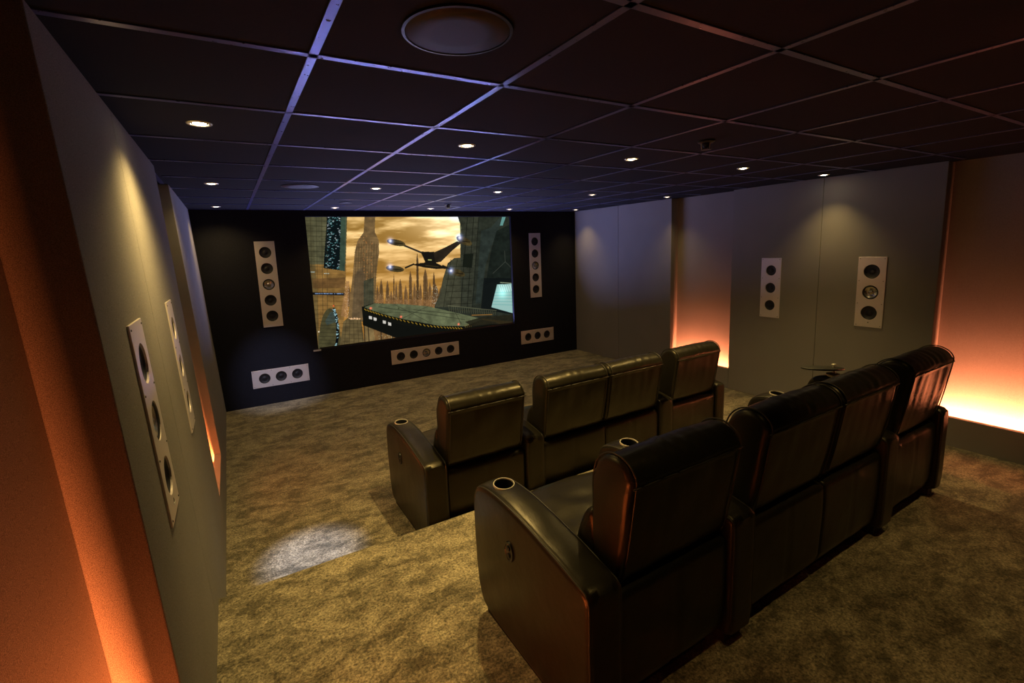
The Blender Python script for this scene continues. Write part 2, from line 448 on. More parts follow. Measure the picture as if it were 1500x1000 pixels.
# dome with a checkered seam at the lower left
fill(ell((165, 790), 62, 220, 30, math.pi, 2 * math.pi), (70, 66, 42), 1, tex)
fill([(140, 640), (168, 590), (200, 585), (205, 640), (150, 660)], (62, 76, 72), 0.8, tex)
for y in range(620, 790, 20): line((112, y), (205, y + 2), (34, 32, 22), 0.5, 0.7)
pr = [(188, 575), (200, 610), (207, 660), (208, 720), (198, 790)]
for i in range(4): line(pr[i], pr[i + 1], (8, 12, 16), 3.2)
for k in range(46):
    f = rs.rand() * 4; i = min(3, int(f)); f -= i
    x = pr[i][0] * (1 - f) + pr[i + 1][0] * f + rs.uniform(-6, 6); y = pr[i][1] * (1 - f) + pr[i + 1][1] * f
    line((x - 2, y), (x + 3, y + rs.uniform(-4, 4)), (170, 215, 220), 0.8, 0.9)
glow((186, 556), 2.2, (255, 20, 10), 0.1); glow((106, 696), 2.4, (220, 220, 210))
# lower mid city
fill([(225, 610), (255, 420), (272, 420), (262, 620)], (150, 110, 70), 0.7, tex)
for k in range(60):
    x, y = rs.uniform(244, 268), rs.uniform(450, 640); line((x, y), (x + 1, y + 1), (235, 200, 160), 0.5, 0.8)
fill([(240, 640), (262, 622), (335, 628), (358, 790), (215, 790)], (96, 82, 52), 1, tex)
for x in (255, 275, 295, 315, 333): line((x, 632), (x + (x - 290) * .35, 780), (50, 42, 26), 0.5, 0.8)
for y in range(650, 780, 20): line((236, y), (345, y + 2), (50, 42, 26), 0.5, 0.7)
for k in range(26):
    x = rs.uniform(264, 330); line((x, 622 + rs.uniform(-3, 8)), (x + 2, 624), (250, 200, 150), 0.7)
fill([(350, 640), (560, 700), (600, 730), (560, 790), (350, 790)], (112, 84, 50), 1, tex)
fill([(355, 660), (400, 672), (418, 790), (350, 790)], (118, 98, 62), 1, tex)
for x in (350, 372, 440, 500): line((x, 650), (x + 8, 790), (30, 24, 18), 1.2, 0.8)
for k in range(20):
    x, y = rs.uniform(430, 530), rs.uniform(705, 760); line((x, y), (x + 2, y + 3), (200, 200, 160), 0.6, 0.7)
# dark hull on the right
fill([(870, 55), (890, 120), (884, 290), (850, 290), (812, 320), (786, 400), (765, 490), (735, 560), (760, 600), (1180, 640), (1180, 55)], (40, 44, 36), 1, tex)
fill([(812, 330), (850, 292), (885, 292), (880, 560), (740, 560), (768, 480), (790, 395)], (66, 66, 50), 0.9, tex)
fill([(884, 60), (990, 60), (978, 200), (940, 560), (880, 560)], (56, 58, 46), 0.75, tex)
fill([(1000, 140), (1055, 120), (1110, 60), (1140, 60), (1085, 150), (1050, 240), (1020, 330), (990, 540), (960, 540), (985, 300)], (42, 50, 46), 0.85, tex)
fill([(1085, 140), (1165, 100), (1165, 420), (1020, 430), (1050, 260)], (24, 30, 26), 0.9, tex)
fill([(1118, 62), (1138, 62), (1120, 110), (1105, 110)], (110, 170, 165), 0.8)
for y in range(100, 560, 34):
    line((888, y), (985, y - 8), (30, 32, 26), 0.7, 0.6); line((800, y + 240), (940, y + 236), (26, 26, 18), 0.8, 0.7)
for x in (905, 940, 968): line((x + 20, 65), (x - 25, 560), (16, 18, 14), 0.9, 0.8)
for x in (805, 840): line((x + 25, 300), (x - 20, 560), (28, 28, 20), 0.8, 0.8)
line((1060, 375), (1130, 310), (60, 64, 56), 0.8); line((1130, 310), (1165, 345), (60, 64, 56), 0.8); line((1128, 250), (1130, 310), (60, 64, 56), 0.8)
line((1020, 430), (1090, 400), (20, 22, 20), 2); fill([(900, 270), (955, 265), (945, 345), (893, 340)], (20, 24, 18), .9)
fill([(1010, 400), (1165, 400), (1165, 600), (990, 570)], (16, 20, 20), 0.9)
# lit hangar mouth
fill([(1082, 436), (1165, 430), (1165, 592), (1048, 560)], (150, 190, 184), 1)
for k in range(7): line((1092 + k * 12, 438), (1104 + k * 12, 475), (225, 255, 250), 0.8, 0.8)
for k in range(5): line((1070 - k * 4, 480 + k * 16), (1165, 476 + k * 18), (70, 150, 150), 0.7, 0.6)
glow((1110, 480), 26, (40, 75, 72), 0.01)
line((1100, 424), (1160, 428), (150, 160, 130), 1)
# landing platform
fill([(340, 560), (410, 540), (500, 545), (1062, 640), (1100, 655), (900, 700), (560, 730), (345, 650)], (18, 19, 15), 1)
fill([(352, 562), (408, 542), (560, 545), (700, 556), (850, 590), (1000, 625), (905, 664), (760, 662), (560, 625), (440, 598)], (92, 98, 70), 1, tex)
line((430, 560), (900, 628), (40, 44, 32), 0.8, .8); line((520, 548), (700, 640), (48, 50, 36), 0.7, .7); line((700, 556), (560, 622), (48, 50, 36), 0.7, .7)
line((620, 575), (870, 600), (44, 46, 34), 0.8, .8); line((400, 590), (640, 590), (50, 54, 38), .6, .6); line((850, 590), (880, 650), (44, 46, 34), .8, .8)
glow((540, 568), 3, (-60, -60, -50), 0.01)
hz = [(352, 574), (440, 602), (560, 634), (690, 662), (800, 672), (890, 676)]
for i in range(5): line(hz[i], hz[i + 1], (12, 13, 10), 3.4)
for i in range(5):
    for k in range(6):
        f = (k + .5) / 6; x = hz[i][0] * (1 - f) + hz[i + 1][0] * f; y = hz[i][1] * (1 - f) + hz[i + 1][1] * f
        line((x - 5, y - 4), (x + 4, y + 4), (165, 130, 40), 1.0, 0.95)
for k in range(16): line((905 + k * 10, 672 - k * 2.2), (900 + k * 10, 656 - k * 1.6), (140, 110, 45), 0.6, 0.8)
fill([(900, 640), (1000, 612), (1165, 600), (1165, 660), (1060, 650), (940, 664)], (34, 32, 22), 0.9, tex)
for k in range(22): line((815 + k * 12, 556 + k * 1.2), (817 + k * 12, 588 + k * .6), (104, 104, 76), 0.5, 0.8)
line((810, 552), (1075, 578), (112, 112, 84), 0.6); line((820, 572), (1060, 592), (60, 60, 44), 0.6)
line((940, 604), (1050, 600), (160, 110, 50), 1.4, 0.8)
fill([(345, 600), (560, 660), (880, 686), (1000, 668), (900, 720), (560, 742), (345, 660)], (16, 17, 14), 1)
for (x, y) in [(386, 618), (411, 626), (461, 642), (490, 652)]: fill([(x - 8, y - 9), (x + 8, y - 5), (x + 8, y + 11), (x - 8, y + 7)], (205, 200, 190), 1)
for (x, y) in [(388, 568), (552, 614), (866, 653)]: glow((x, y), 4.2, (255, 40, 30), 0.1)
# flying craft
dk = (24, 21, 17)
fill([(662, 256), (748, 258), (762, 285), (745, 318), (690, 320), (678, 290)], dk)
fill([(735, 262), (800, 232), (866, 198), (892, 205), (838, 250), (775, 312), (745, 318)], (40, 33, 25), 1, tex)
fill([(610, 328), (690, 316), (745, 316), (812, 350), (745, 352), (680, 344)], (26, 22, 17))
line((570, 222), (668, 262), (38, 36, 30), 2.4); line((580, 346), (625, 326), (26, 24, 18), 2.2); line((785, 334), (832, 356), (26, 24, 18), 2.4)
for (c, rx, ry, tl) in [((530, 208), 52, 17, .2), ((522, 352), 50, 17, .12), ((905, 196), 46, 20, .45), ((866, 372), 42, 18, .35)]:
    fill(ell(c, rx, ry, 24, 0, 2 * math.pi, tl), (66, 56, 32), 1, 0.5 + n2)
    line((c[0] - rx * .2, c[1] + 2), (c[0] + rx * .7, c[1] + 6), (24, 20, 14), 1)
line((706, 302), (722, 303), (190, 190, 110), 1.3); line((690, 332), (760, 340), (70, 58, 30), 0.8)
for (x, y, r) in [(498, 199, 12), (495, 342, 12), (880, 178, 15), (830, 361, 13)]: glow((x, y), r, (90, 110, 190), 0.36)
img = np.clip(img, 0, 255)
lin = np.where(img / 255 <= 0.04045, img / 255 / 12.92, ((img / 255 + 0.055) / 1.055) ** 2.4)
# the screen: a fine grid whose vertex colours are the picture
scr = empty('cinema_screen', (2.325, YF + REC, SZ0))
tag(scr, 'wide cinema screen showing a craft over a golden city, set in the black wall', 'screen')
sx0, sx1, sz0, sz1 = SX0 + 0.003 - 2.325, SX1 - 0.003 - 2.325, 0.003, SZ1 - SZ0 - 0.003
gx = np.linspace(sx0, sx1, PW); gz = np.linspace(sz1, sz0, PH)
co = np.zeros((PH, PW, 3), np.float32); co[..., 0] = gx[None, :]; co[..., 1] = -0.010; co[..., 2] = gz[:, None]
idx = np.arange(PH * PW).reshape(PH, PW)
q = np.stack([idx[1:, :-1], idx[1:, 1:], idx[:-1, 1:], idx[:-1, :-1]], -1).reshape(-1, 4)
me = bpy.data.meshes.new('picture')
me.vertices.add(PH * PW); me.vertices.foreach_set('co', co.ravel())
me.loops.add(q.size); me.loops.foreach_set('vertex_index', q.ravel().astype(np.int32))
me.polygons.add(len(q)); me.polygons.foreach_set('loop_start', np.arange(0, q.size, 4, dtype=np.int32))
me.update(calc_edges=True)
ca = me.color_attributes.new('picture', 'FLOAT_COLOR', 'POINT')
ca.data.foreach_set('color', np.concatenate([lin, np.ones((PH, PW, 1))], -1).astype(np.float32).ravel())
m, nt, N, L, B = new_mat('screen_picture')
at = N.new('ShaderNodeVertexColor'); at.layer_name = 'picture'
B.inputs['Base Color'].default_value = (0.0, 0.0, 0.0, 1); B.inputs['Roughness'].default_value = 0.9; B.inputs['Specular IOR Level'].default_value = 0.0
L.new(at.outputs[0], B.inputs['Emission Color']); B.inputs['Emission Strength'].default_value = 1.0
m.cycles.emission_sampling = 'NONE'
me.materials.append(m)
link('picture', me, scr)
MB().box((sx0, -0.009, sz0), (sx1, -0.001, sz1)).obj('panel', M['dark'], scr)
# low lip at the foot of the recess hiding the added cool fill strip, and a small silver bracket at its left end
MB().box((SX0 + .02 - 2.325, -REC + 0.002, 0.001), (SX1 - .02 - 2.325, -REC + 0.006, 0.022)).obj('sill_lip', M['dark'], scr)
MB().box((SX0 + .05 - 2.325, -0.042, 0.001), (SX1 - .05 - 2.325, -0.030, 0.008)).obj('light_strip', M['coolfill'], scr)  # unseen glowing strip, added to go with the cool fill
tag(MB().box((-0.045, -0.008, -0.012), (0.045, 0.0, 0.008)).obj('bracket', M['silver'], scr, loc=(0.86 - 2.325, -REC - 0.001, -0.005)), 'small silver bracket at the lower left corner')

# ------------------------------------------------------------------ in-wall speakers
def speaker(w, h, n, sp, r, tweeter, vertical=True, screws=True, badge=False):
    """parts in a local frame: x across, z up, front towards -y; thickness 22 mm"""
    T = 0.022
    plate = MB().box((-w / 2, -T, -h / 2), (w / 2, 0, h / 2)).obj('faceplate', M['silver'])
    bevel(plate, 0.0012, 1)
    cs = [((0, (i - (n - 1) / 2) * -sp) if vertical else ((i - (n - 1) / 2) * sp, 0)) for i in range(n)]
    RX90 = Matrix.Rotation(math.radians(90), 4, 'X')     # local +z -> -y
    cut(plate, [MB().lathe([(r * 0.955, -0.0), (r * 0.955, T - 0.004), (r, T), (r + 0.004, T + 0.004)], 40, Matrix.Translation((x, -0.0035, z)) @ RX90).mesh('c', M['silver']) for x, z in cs])
    for p in plate.data.polygons: p.use_smooth = False
    parts = [(plate, [])]
    for k, (x, z) in enumerate(cs):
        tw = tweeter is not None and k == tweeter
        R = Matrix.Translation((x, 0, z)) @ RX90
        rr = r * 0.95
        if tw:
            d = MB().lathe([(rr, 0.002), (rr, 0.017), (rr * .93, 0.0195), (rr * .84, 0.017), (rr * .80, 0.015)], 40, R, False).obj('driver', M['rubber'], smooth=True)
            c1 = MB().lathe([(rr * .80, 0.015), (rr * .62, 0.010), (rr * .40, 0.0055), (rr * .33, 0.005)], 40, R, False).obj('cone', M['alu'], smooth=True)
            c2 = MB().lathe([(rr * .33, 0.005), (rr * .26, 0.011), (rr * .14, 0.0145), (0.0001, 0.016)], 32, R, False).obj('dome', M['alu'], smooth=True)
            parts.append((d, [c1, c2]))
        else:
            d = MB().lathe([(rr, 0.002), (rr, 0.012), (rr * .94, 0.0165), (rr * .87, 0.0165), (rr * .82, 0.012)], 40, R, False).obj('driver', M['rubber'], smooth=True)
            c1 = MB().lathe([(rr * .82, 0.012), (rr * .6, 0.0075), (rr * .34, 0.004), (rr * .32, 0.006), (rr * .2, 0.009), (0.0001, 0.0105)], 40, R, False).obj('cone', M['cone'], smooth=True)
            parts.append((d, [c1]))
    if screws:
        e = 0.016; L_ = (h if vertical else w) / 2 - e; S_ = (w if vertical else h) / 2 - e
        for a in (-1, -0.34, 0.34, 1):
            for s_ in (-1, 1):
                x, z = (s_ * S_, a * L_) if vertical else (a * L_, s_ * S_)
                sc_ = MB().lathe([(0.0035, 0), (0.0035, 0.0012), (0.002, 0.002), (0.0001, 0.002)], 10, Matrix.Translation((x, -T, z)) @ RX90).obj('screw', M['dark'], smooth=40)
                parts.append((sc_, []))
    if badge:
        bd = MB().box((-0.010, -T - 0.0012, -h / 2 + 0.030), (0.010, -T, -h / 2 + 0.036)).obj('badge', M['mark'])
        bt = MB().add([(-0.006, -T - .0012, -h / 2 + .040), (0.006, -T - .0012, -h / 2 + .040), (0, -T - .0012, -h / 2 + .052), (-0.006, -T, -h / 2 + .040), (0.006, -T, -h / 2 + .040), (0, -T, -h / 2 + .052)],
                      [(0, 1, 2), (5, 4, 3), (0, 3, 4, 1), (1, 4, 5, 2), (2, 5, 3, 0)]).obj('emblem', M['dark'])
        bd['label'] = 'tiny pale badge'; parts += [(bd, []), (bt, [])]
    return parts
INSET = 0.016
def pocket(w, h, R4):                                # hole in whatever wall the speaker is let into
    c = MB().box((-w / 2 + 0.004, -0.03, -h / 2 + 0.004), (w / 2 - 0.004, INSET + 0.008, h / 2 - 0.004)).mesh('c', M['wall'])
    c.transform(R4); return c
def place_speaker(parts, loc, rot, label, group, first=True):
    r_ = empty('wall_speaker', loc); r_.rotation_euler = rot
    tag(r_, label, 'speaker', group)
    for p, subs in parts:
        if first: p.parent = r_; q_ = p
        else:
            q_ = p.copy(); COL.objects.link(q_); q_.parent = r_
        for s_ in subs:
            if first: s_.parent = p
            else:
                t_ = s_.copy(); COL.objects.link(t_); t_.parent = q_
    return r_
F0 = (0, 0, 0); z0 = 1.77
g1 = 'five-driver speakers around the screen'
lcr = speaker(0.214, 1.012, 5, 0.188, 0.068, 2, True, False)
def wallpos(loc, R3, host, size):
    R4 = Matrix.Translation(loc) @ R3.to_4x4()
    cut(host, [pocket(size[0], size[1], R4)])
    return R4 @ Vector((0, INSET, 0))
I3 = Matrix.Identity(3)
def front(parts, size, x, z, label, group, first=True):
    p = wallpos((x, YF, z), I3, fw, size); place_speaker(parts, p, F0, label, group, first)
front(lcr, (0.214, 1.012), 0.400, z0 - 0.322, 'tall silver five-driver speaker upright at the left of the screen', g1)
front(lcr, (0.214, 1.012), 4.200, z0 - 0.295, 'tall silver five-driver speaker upright at the right of the screen', g1, False)
ctr = speaker(1.010, 0.199, 5, 0.186, 0.063, 2, False, False)
front(ctr, (1.010, 0.199), 2.298, z0 - 1.427, 'long silver five-driver speaker lying flat in the wall under the screen', g1)
g2 = 'three-driver speakers low in the black wall'
sub_ = speaker(0.630, 0.213, 3, 0.182, 0.065, None, False, True)
front(sub_, (0.630, 0.213), 0.422, z0 - 1.444, 'bright silver three-driver speaker low in the black wall, left of the screen', g2)
front(sub_, (0.630, 0.213), 4.204, z0 - 1.425, 'silver three-driver speaker low in the black wall, right of the screen', g2, False)
g3 = 'three-driver speakers in the side walls'
sideA = speaker(0.214, 0.640, 3, 0.187, 0.058, None, True, True)
sideB = speaker(0.222, 0.640, 3, 0.188, 0.067, 1, True, True, True)
R3 = Matrix.Rotation(-math.pi / 2, 3, 'Z')
p = wallpos((XR, 2.958, z0 - 0.535), R3, PANEL['R', 2.48], (0.214, 0.640))
place_speaker(sideA, p, (0, 0, -math.pi / 2), 'narrow silver speaker with three black drivers on the right wall', g3)
p = wallpos((XR, 2.030, z0 - 0.527), R3, PANEL['R', 1.56], (0.222, 0.640))
place_speaker(sideB, p, (0, 0, -math.pi / 2), 'wider silver speaker with a shiny middle driver on the right wall', g3)
lean = math.atan(0.045)
R3 = Matrix.Rotation(-lean, 3, 'Y') @ Matrix.Rotation(math.pi / 2, 3, 'Z')
for src_, y, zc, lab, sz, pk in [(sideB, 1.825, -0.500, 'nearer silver three-driver speaker on the left wall beside the big amber niche', (0.222, 0.640), 1.40),
                         (sideA, 2.790, -0.510, 'farther silver speaker on the left wall, seen almost edge-on', (0.214, 0.640), 2.26)]:
    z = z0 + zc
    p = wallpos((XL(z), y, z), R3, PANEL['L', pk], sz)
    o = place_speaker(src_, p, (0, 0, 0), lab, g3, False)
    o.rotation_mode = 'QUATERNION'; o.rotation_quaternion = R3.to_quaternion()

# ------------------------------------------------------------------ ceiling fittings
def make_downlight(bright):
    tr = MB().lathe([(0.030, 0.012), (0.030, 0.0), (0.033, -0.004), (0.040, -0.005), (0.046, -0.003), (0.047, 0.0)], 32, None, False).obj('trim_ring', M['chrome'], smooth=True)
    bu = MB().lathe([(0.0255, 0.002), (0.022, -0.003), (0.012, -0.0065), (0.0001, -0.008)], 24).obj('bulb', M['lamp'] if bright else M['lampdim'], smooth=True)
    return tr, bu
dl = {True: make_downlight(True), False: make_downlight(False)}
used = set()
cells_x = [-0.034, 1.166, 2.366, 3.566, 4.766]
names_x = ['beside the left wall', 'second from the left wall', 'middle of its row', 'second from the right wall', 'beside the right wall']
rows_y = [(2.37, 'nearest row'), (4.17, 'middle row'), (5.97, 'row nearest the screen')]
WATT = {0: [72, 108, 112, 95, 18], 1: [12, 12, 12, 10, 10], 2: [24, 20, 20, 20, 16]}
for j, (y, rn) in enumerate(rows_y):
    for i, x in enumerate(cells_x):
        br = (j == 0) or (j == 1 and i < 3)
        e_ = empty('downlight', (x, y, H))
        tag(e_, 'ceiling downlight, %s, %s' % (names_x[i], rn), 'ceiling light', 'round downlights in the tiled ceiling')
        for p in dl[br]:
            if br in used: q_ = p.copy(); COL.objects.link(q_)
            else: q_ = p
            q_.parent = e_
        used.add(br)
        l = bpy.data.lights.new('downlight_lamp', 'SPOT'); l.energy = WATT[j][i]; l.color = WARM
        l.spot_size = math.radians(96 if i == 4 else 140 if i == 0 else 112); l.spot_blend = 1.0; l.shadow_soft_size = 0.045 if i == 0 else 0.02
        lo = bpy.data.objects.new('downlight_lamp', l); COL.objects.link(lo); lo.location = (x, y, H - 0.012)
# extra cool beams added to two left downlights that are warm themselves
def aim(name, loc, to, w, col, deg, blend=1.0, r=0.02):
    l = bpy.data.lights.new(name, 'SPOT'); l.energy = w; l.color = col; l.spot_size = math.radians(deg); l.spot_blend = blend; l.shadow_soft_size = r
    o = bpy.data.objects.new(name, l); COL.objects.link(o); o.location = loc
    o.rotation_euler = (Vector(to) - Vector(loc)).to_track_quat('-Z', 'Y').to_euler()
aim('downlight_lamp', (-0.034, 2.37, H - 0.012), (0.25, 2.86, 0.0), 360, (0.52, 0.64, 1.0), 17)  # added beam for the bluish pool on the floor
aim('downlight_lamp', (-0.034, 4.17, H - 0.012), (0.40, 6.30, 0.28), 210, (0.70, 0.74, 1.0), 24)  # added beam that brightens the low left speaker
# the row of lamps over the back of the room
for x, w in ((1.166, 10), (2.366, 20), (3.566, 20), (4.766, 10)):
    aim('downlight_lamp', (x, 0.57, H - 0.012), (x, 0.57, 0.0), w, WARM, 66)
# round ceiling speakers
def ceil_speaker(x, y, r, label):
    e_ = empty('ceiling_speaker', (x, y, H)); tag(e_, label, 'speaker', 'round speakers in the ceiling')
    MB().lathe([(r * 0.94, 0.0), (r * 0.94, -0.005), (r * 0.5, -0.0065), (0.0001, -0.007)], 56).obj('grille', M['grille'], e_, True)
    MB().lathe([(r * 0.945, 0.0), (r * 0.945, -0.007), (r, -0.006), (r, 0.0)], 56, None, False).obj('rim', M['dark'], e_, 40)
ceil_speaker(0.566, 1.17, 0.140, 'large round speaker grille in the ceiling nearest the viewer')
ceil_speaker(0.566, 4.17, 0.140, 'round speaker grille in the ceiling toward the left of the screen')
ceil_speaker(1.166, 5.37, 0.065, 'small round flush disc in the ceiling before the screen')
def sensor(x, y, label):
    e_ = empty('ceiling_sensor', (x, y, H)); tag(e_, label, 'sensor', 'black ceiling sensors')
    MB().lathe([(0.045, 0.0), (0.045, -0.008), (0.036, -0.014), (0.03, -0.015), (0.0001, -0.015)], 28).obj('base', M['dark'], e_, 40)
    MB().lathe([(0.022, -0.012), (0.022, -0.026), (0.016, -0.036), (0.0001, -0.040)], 24).obj('lens', M['cone'], e_, True)
    for k in range(3):
        a = k * 2.1 + 0.4
        MB().tube([(0.026 * math.cos(a), 0.026 * math.sin(a), -0.014), (0.024 * math.cos(a), 0.024 * math.sin(a), -0.045)], 0.0025, 6).obj('guard', M['chrome'], e_, 40)
    MB().lathe([(0.0001, -0.046), (0.027, -0.046), (0.027, -0.049), (0.0001, -0.049)], 24).obj('deflector', M['dark'], e_, 40)
sensor(2.366, 1.80, 'small black sprinkler hanging from the ceiling above the back row')
sensor(2.366, 5.40, 'small black sprinkler hanging from the ceiling close to the screen')

# ------------------------------------------------------------------ recliners
AW, SW = 0.146, 0.552       # arm and seat width
def resample(pts, n_, closed=True):
    pts = [Vector(p) for p in pts]
    for _ in range(2):                               # corner cutting
        q_ = []
        m_ = len(pts)
        for i in range(m_):
            a, b_ = pts[i], pts[(i + 1) % m_]
            q_ += [a * 0.75 + b_ * 0.25, a * 0.25 + b_ * 0.75]
        pts = q_
    m_ = len(pts); d = [0]
    for i in range(m_): d.append(d[-1] + (pts[(i + 1) % m_] - pts[i]).length)
    out = []
    for k in range(n_):
        t_ = d[-1] * k / n_
        i = max(j for j in range(m_) if d[j] <= t_ + 1e-9)
        f = (t_ - d[i]) / max(1e-9, d[i + 1] - d[i]); out.append(pts[i].lerp(pts[(i + 1) % m_], f))
    return out
def pillow(profile, x0, x1, r, n_=72, nx=20, disp=None, endr=5):
    """side profile (y, z) swept along x; ends rounded by insetting the profile"""
    P_ = resample([(p[0], p[1]) for p in profile], n_)
    area2 = sum(P_[i].x * P_[(i + 1) % n_].y - P_[(i + 1) % n_].x * P_[i].y for i in range(n_))
    sg = 1 if area2 > 0 else -1
    nor = []
    for i in range(n_):
        t_ = (P_[(i + 1) % n_] - P_[i - 1]).normalized(); nor.append(Vector((t_.y, -t_.x)) * sg)   # outward
    xs = []
    for k in range(endr + 1): xs.append((r * (1 - math.cos(math.pi / 2 * k / endr)), r * (1 - math.sin(math.pi / 2 * k / endr))))
    w = x1 - x0
    st = [(x0 + a, i_) for a, i_ in xs] + [(x0 + r + (w - 2 * r) * k / nx, 0.0) for k in range(1, nx)] + [(x1 - a, i_) for a, i_ in reversed(xs)]
    vs = []
    for (x, ins) in st:
        for i in range(n_):
            p = P_[i] - nor[i] * ins
            if disp:
                d_ = disp(x, p.x, p.y, nor[i], (x - x0) / w)
                p = p + nor[i] * d_
            vs.append((x, p.x, p.y))
    m_ = len(st); fs = []
    for s_ in range(m_ - 1):
        for i in range(n_):
            j = (i + 1) % n_
            fs.append((s_ * n_ + i, s_ * n_ + j, (s_ + 1) * n_ + j, (s_ + 1) * n_ + i))
    fs += [tuple(range(n_))[::-1], tuple((m_ - 1) * n_ + i for i in range(n_))]
    b_ = MB(); b_.add(vs, fs); b_.P = P_; b_.N = nor
    return b_
def offset_curve(b_, x, out, i0=0.0, i1=1.0):
    n_ = len(b_.P); ks = range(int(i0 * n_), int(i1 * n_))
    return [(x, b_.P[k % n_].x + b_.N[k % n_].x * out, b_.P[k % n_].y + b_.N[k % n_].y * out) for k in ks]
ARM = [(0.010, 0.035), (0.0, 0.10), (0.0, 0.35), (-0.002, 0.50), (0.004, 0.538), (0.04, 0.548), (0.20, 0.580), (0.42, 0.612), (0.58, 0.616), (0.675, 0.604), (0.728, 0.580), (0.755, 0.53),
       (0.762, 0.44), (0.758, 0.25), (0.745, 0.12), (0.720, 0.055), (0.66, 0.03), (0.35, 0.025)]
def arm_disp(x, y, z, n_, u):
    d = 0.0
    if n_.y > 0.5: d += 0.006 * math.sin(math.pi * min(1, max(0, u))) + 0.0015 * noise.noise(Vector((x * 9, y * 14, 3)))
    d += 0.0015 * noise.noise(Vector((x * 6, y * 7, z * 7)))
    return d
BACK = [(0.036, 0.485), (0.010, 0.60), (-0.012, 0.74), (-0.028, 0.85), (-0.028, 0.878), (-0.004, 0.911), (0.042, 0.931), (0.095, 0.924), (0.140, 0.888), (0.162, 0.838), (0.168, 0.78),
        (0.165, 0.730), (0.175, 0.62), (0.185, 0.50), (0.10, 0.475)]
LUMB = [(0.12, 0.42), (0.13, 0.66), (0.155, 0.700), (0.190, 0.695), (0.222, 0.655), (0.246, 0.600), (0.262, 0.53), (0.258, 0.46), (0.23, 0.42)]
CUSH = [(0.19, 0.30), (0.20, 0.42), (0.24, 0.455), (0.40, 0.462), (0.60, 0.470), (0.71, 0.468), (0.765, 0.445), (0.785, 0.40), (0.78, 0.33), (0.72, 0.30)]
FOOT = [(0.60, 0.07), (0.60, 0.29), (0.74, 0.292), (0.772, 0.27), (0.776, 0.18), (0.765, 0.09), (0.72, 0.065)]
def make_arm(parent, x0, side, AW=AW):
    """side -1: control plate on the left face, +1: on the right face, 0: none"""
    r = 0.022
    pb = pillow(ARM, x0 + 0.002, x0 + AW - 0.002, r, 110, 8, arm_disp)
    arm = pb.obj('armrest', M['leather'], parent, 50)
    cx, cy = x0 + AW / 2, 0.604
    zt = 0.618
    cut(arm, [MB().lathe([(0.040, -0.07), (0.040, 0.05)], 40, Matrix.Translation((cx, cy, zt))).mesh('c', M['leather'])])
    for p in arm.data.polygons: p.use_smooth = True
    arm.data.set_sharp_from_angle(angle=math.radians(50))
    cup = MB().lathe([(0.0001, -0.066), (0.0385, -0.066), (0.0392, -0.01), (0.0392, 0.0035), (0.0405, 0.0065), (0.0435, 0.0065), (0.0448, 0.004), (0.0448, -0.001)], 48, Matrix.Translation((cx, cy, zt + 0.001)) @ Matrix.Rotation(math.radians(4), 4, 'X'), False)
    c_ = cup.obj('cup_holder', M['chrome'], arm, 40); c_['label'] = 'polished cup holder ring'
    inn = MB().lathe([(0.0001, -0.062), (0.036, -0.062), (0.0375, -0.012), (0.0380, 0.0015), (0.0386, 0.0015), (0.0386, -0.064), (0.0001, -0.065)], 40, Matrix.Translation((cx, cy, zt + 0.001)) @ Matrix.Rotation(math.radians(4), 4, 'X'), False)
    inn.obj('cup_liner', M['dark'], arm, 40)
    n_ = len(pb.P)
    for xs in (x0 + 0.010, x0 + AW - 0.010):         # piping along both edges, over the top and down the front
        pts = [(xs, p.x + q_.x * -0.006, p.y + q_.y * -0.006) for p, q_ in zip(pb.P, pb.N) if (p.y > 0.10)]
        # start the run at the rear edge
        k0 = min(range(len(pts)), key=lambda i: pts[i][1] * 10 + pts[i][2])
        pts = pts[k0:] + pts[:k0]
        if pts[1][1] > 0.5: pts = pts[::-1]
        MB().tube(pts, 0.0042, 7).obj('piping', M['pipe'], arm, True)
    if side:
        xf = x0 + 0.002 if side < 0 else x0 + AW - 0.002
        mt = Matrix.Translation((xf, 0.455, 0.435)) @ Matrix.Rotation(math.radians(90 * side), 4, 'Y') @ Matrix.Scale(1.28, 4, (1, 0, 0))
        MB().lathe([(0.0001, 0.004), (0.024, 0.004), (0.026, 0.006), (0.030, 0.006), (0.032, 0.0), (0.0001, -0.001)], 36, mt).obj('control_plate', M['dark'], arm, 40)
        for s_ in (-1, 1):
            m2_ = Matrix.Translation((xf + side * 0.004, 0.455, 0.435 + s_ * 0.0145)) @ Matrix.Rotation(math.radians(90 * side), 4, 'Y')
            MB().lathe([(0.0105, 0.0), (0.0105, 0.003), (0.008, 0.0045), (0.0001, 0.0045)], 20, m2_).obj('button', M['rubber'], arm, 40)
    pl = MB().box((x0 + 0.02, 0.04, 0.0), (x0 + AW - 0.02, 0.70, 0.04)).obj('plinth', M['plinth'], parent)
    return arm
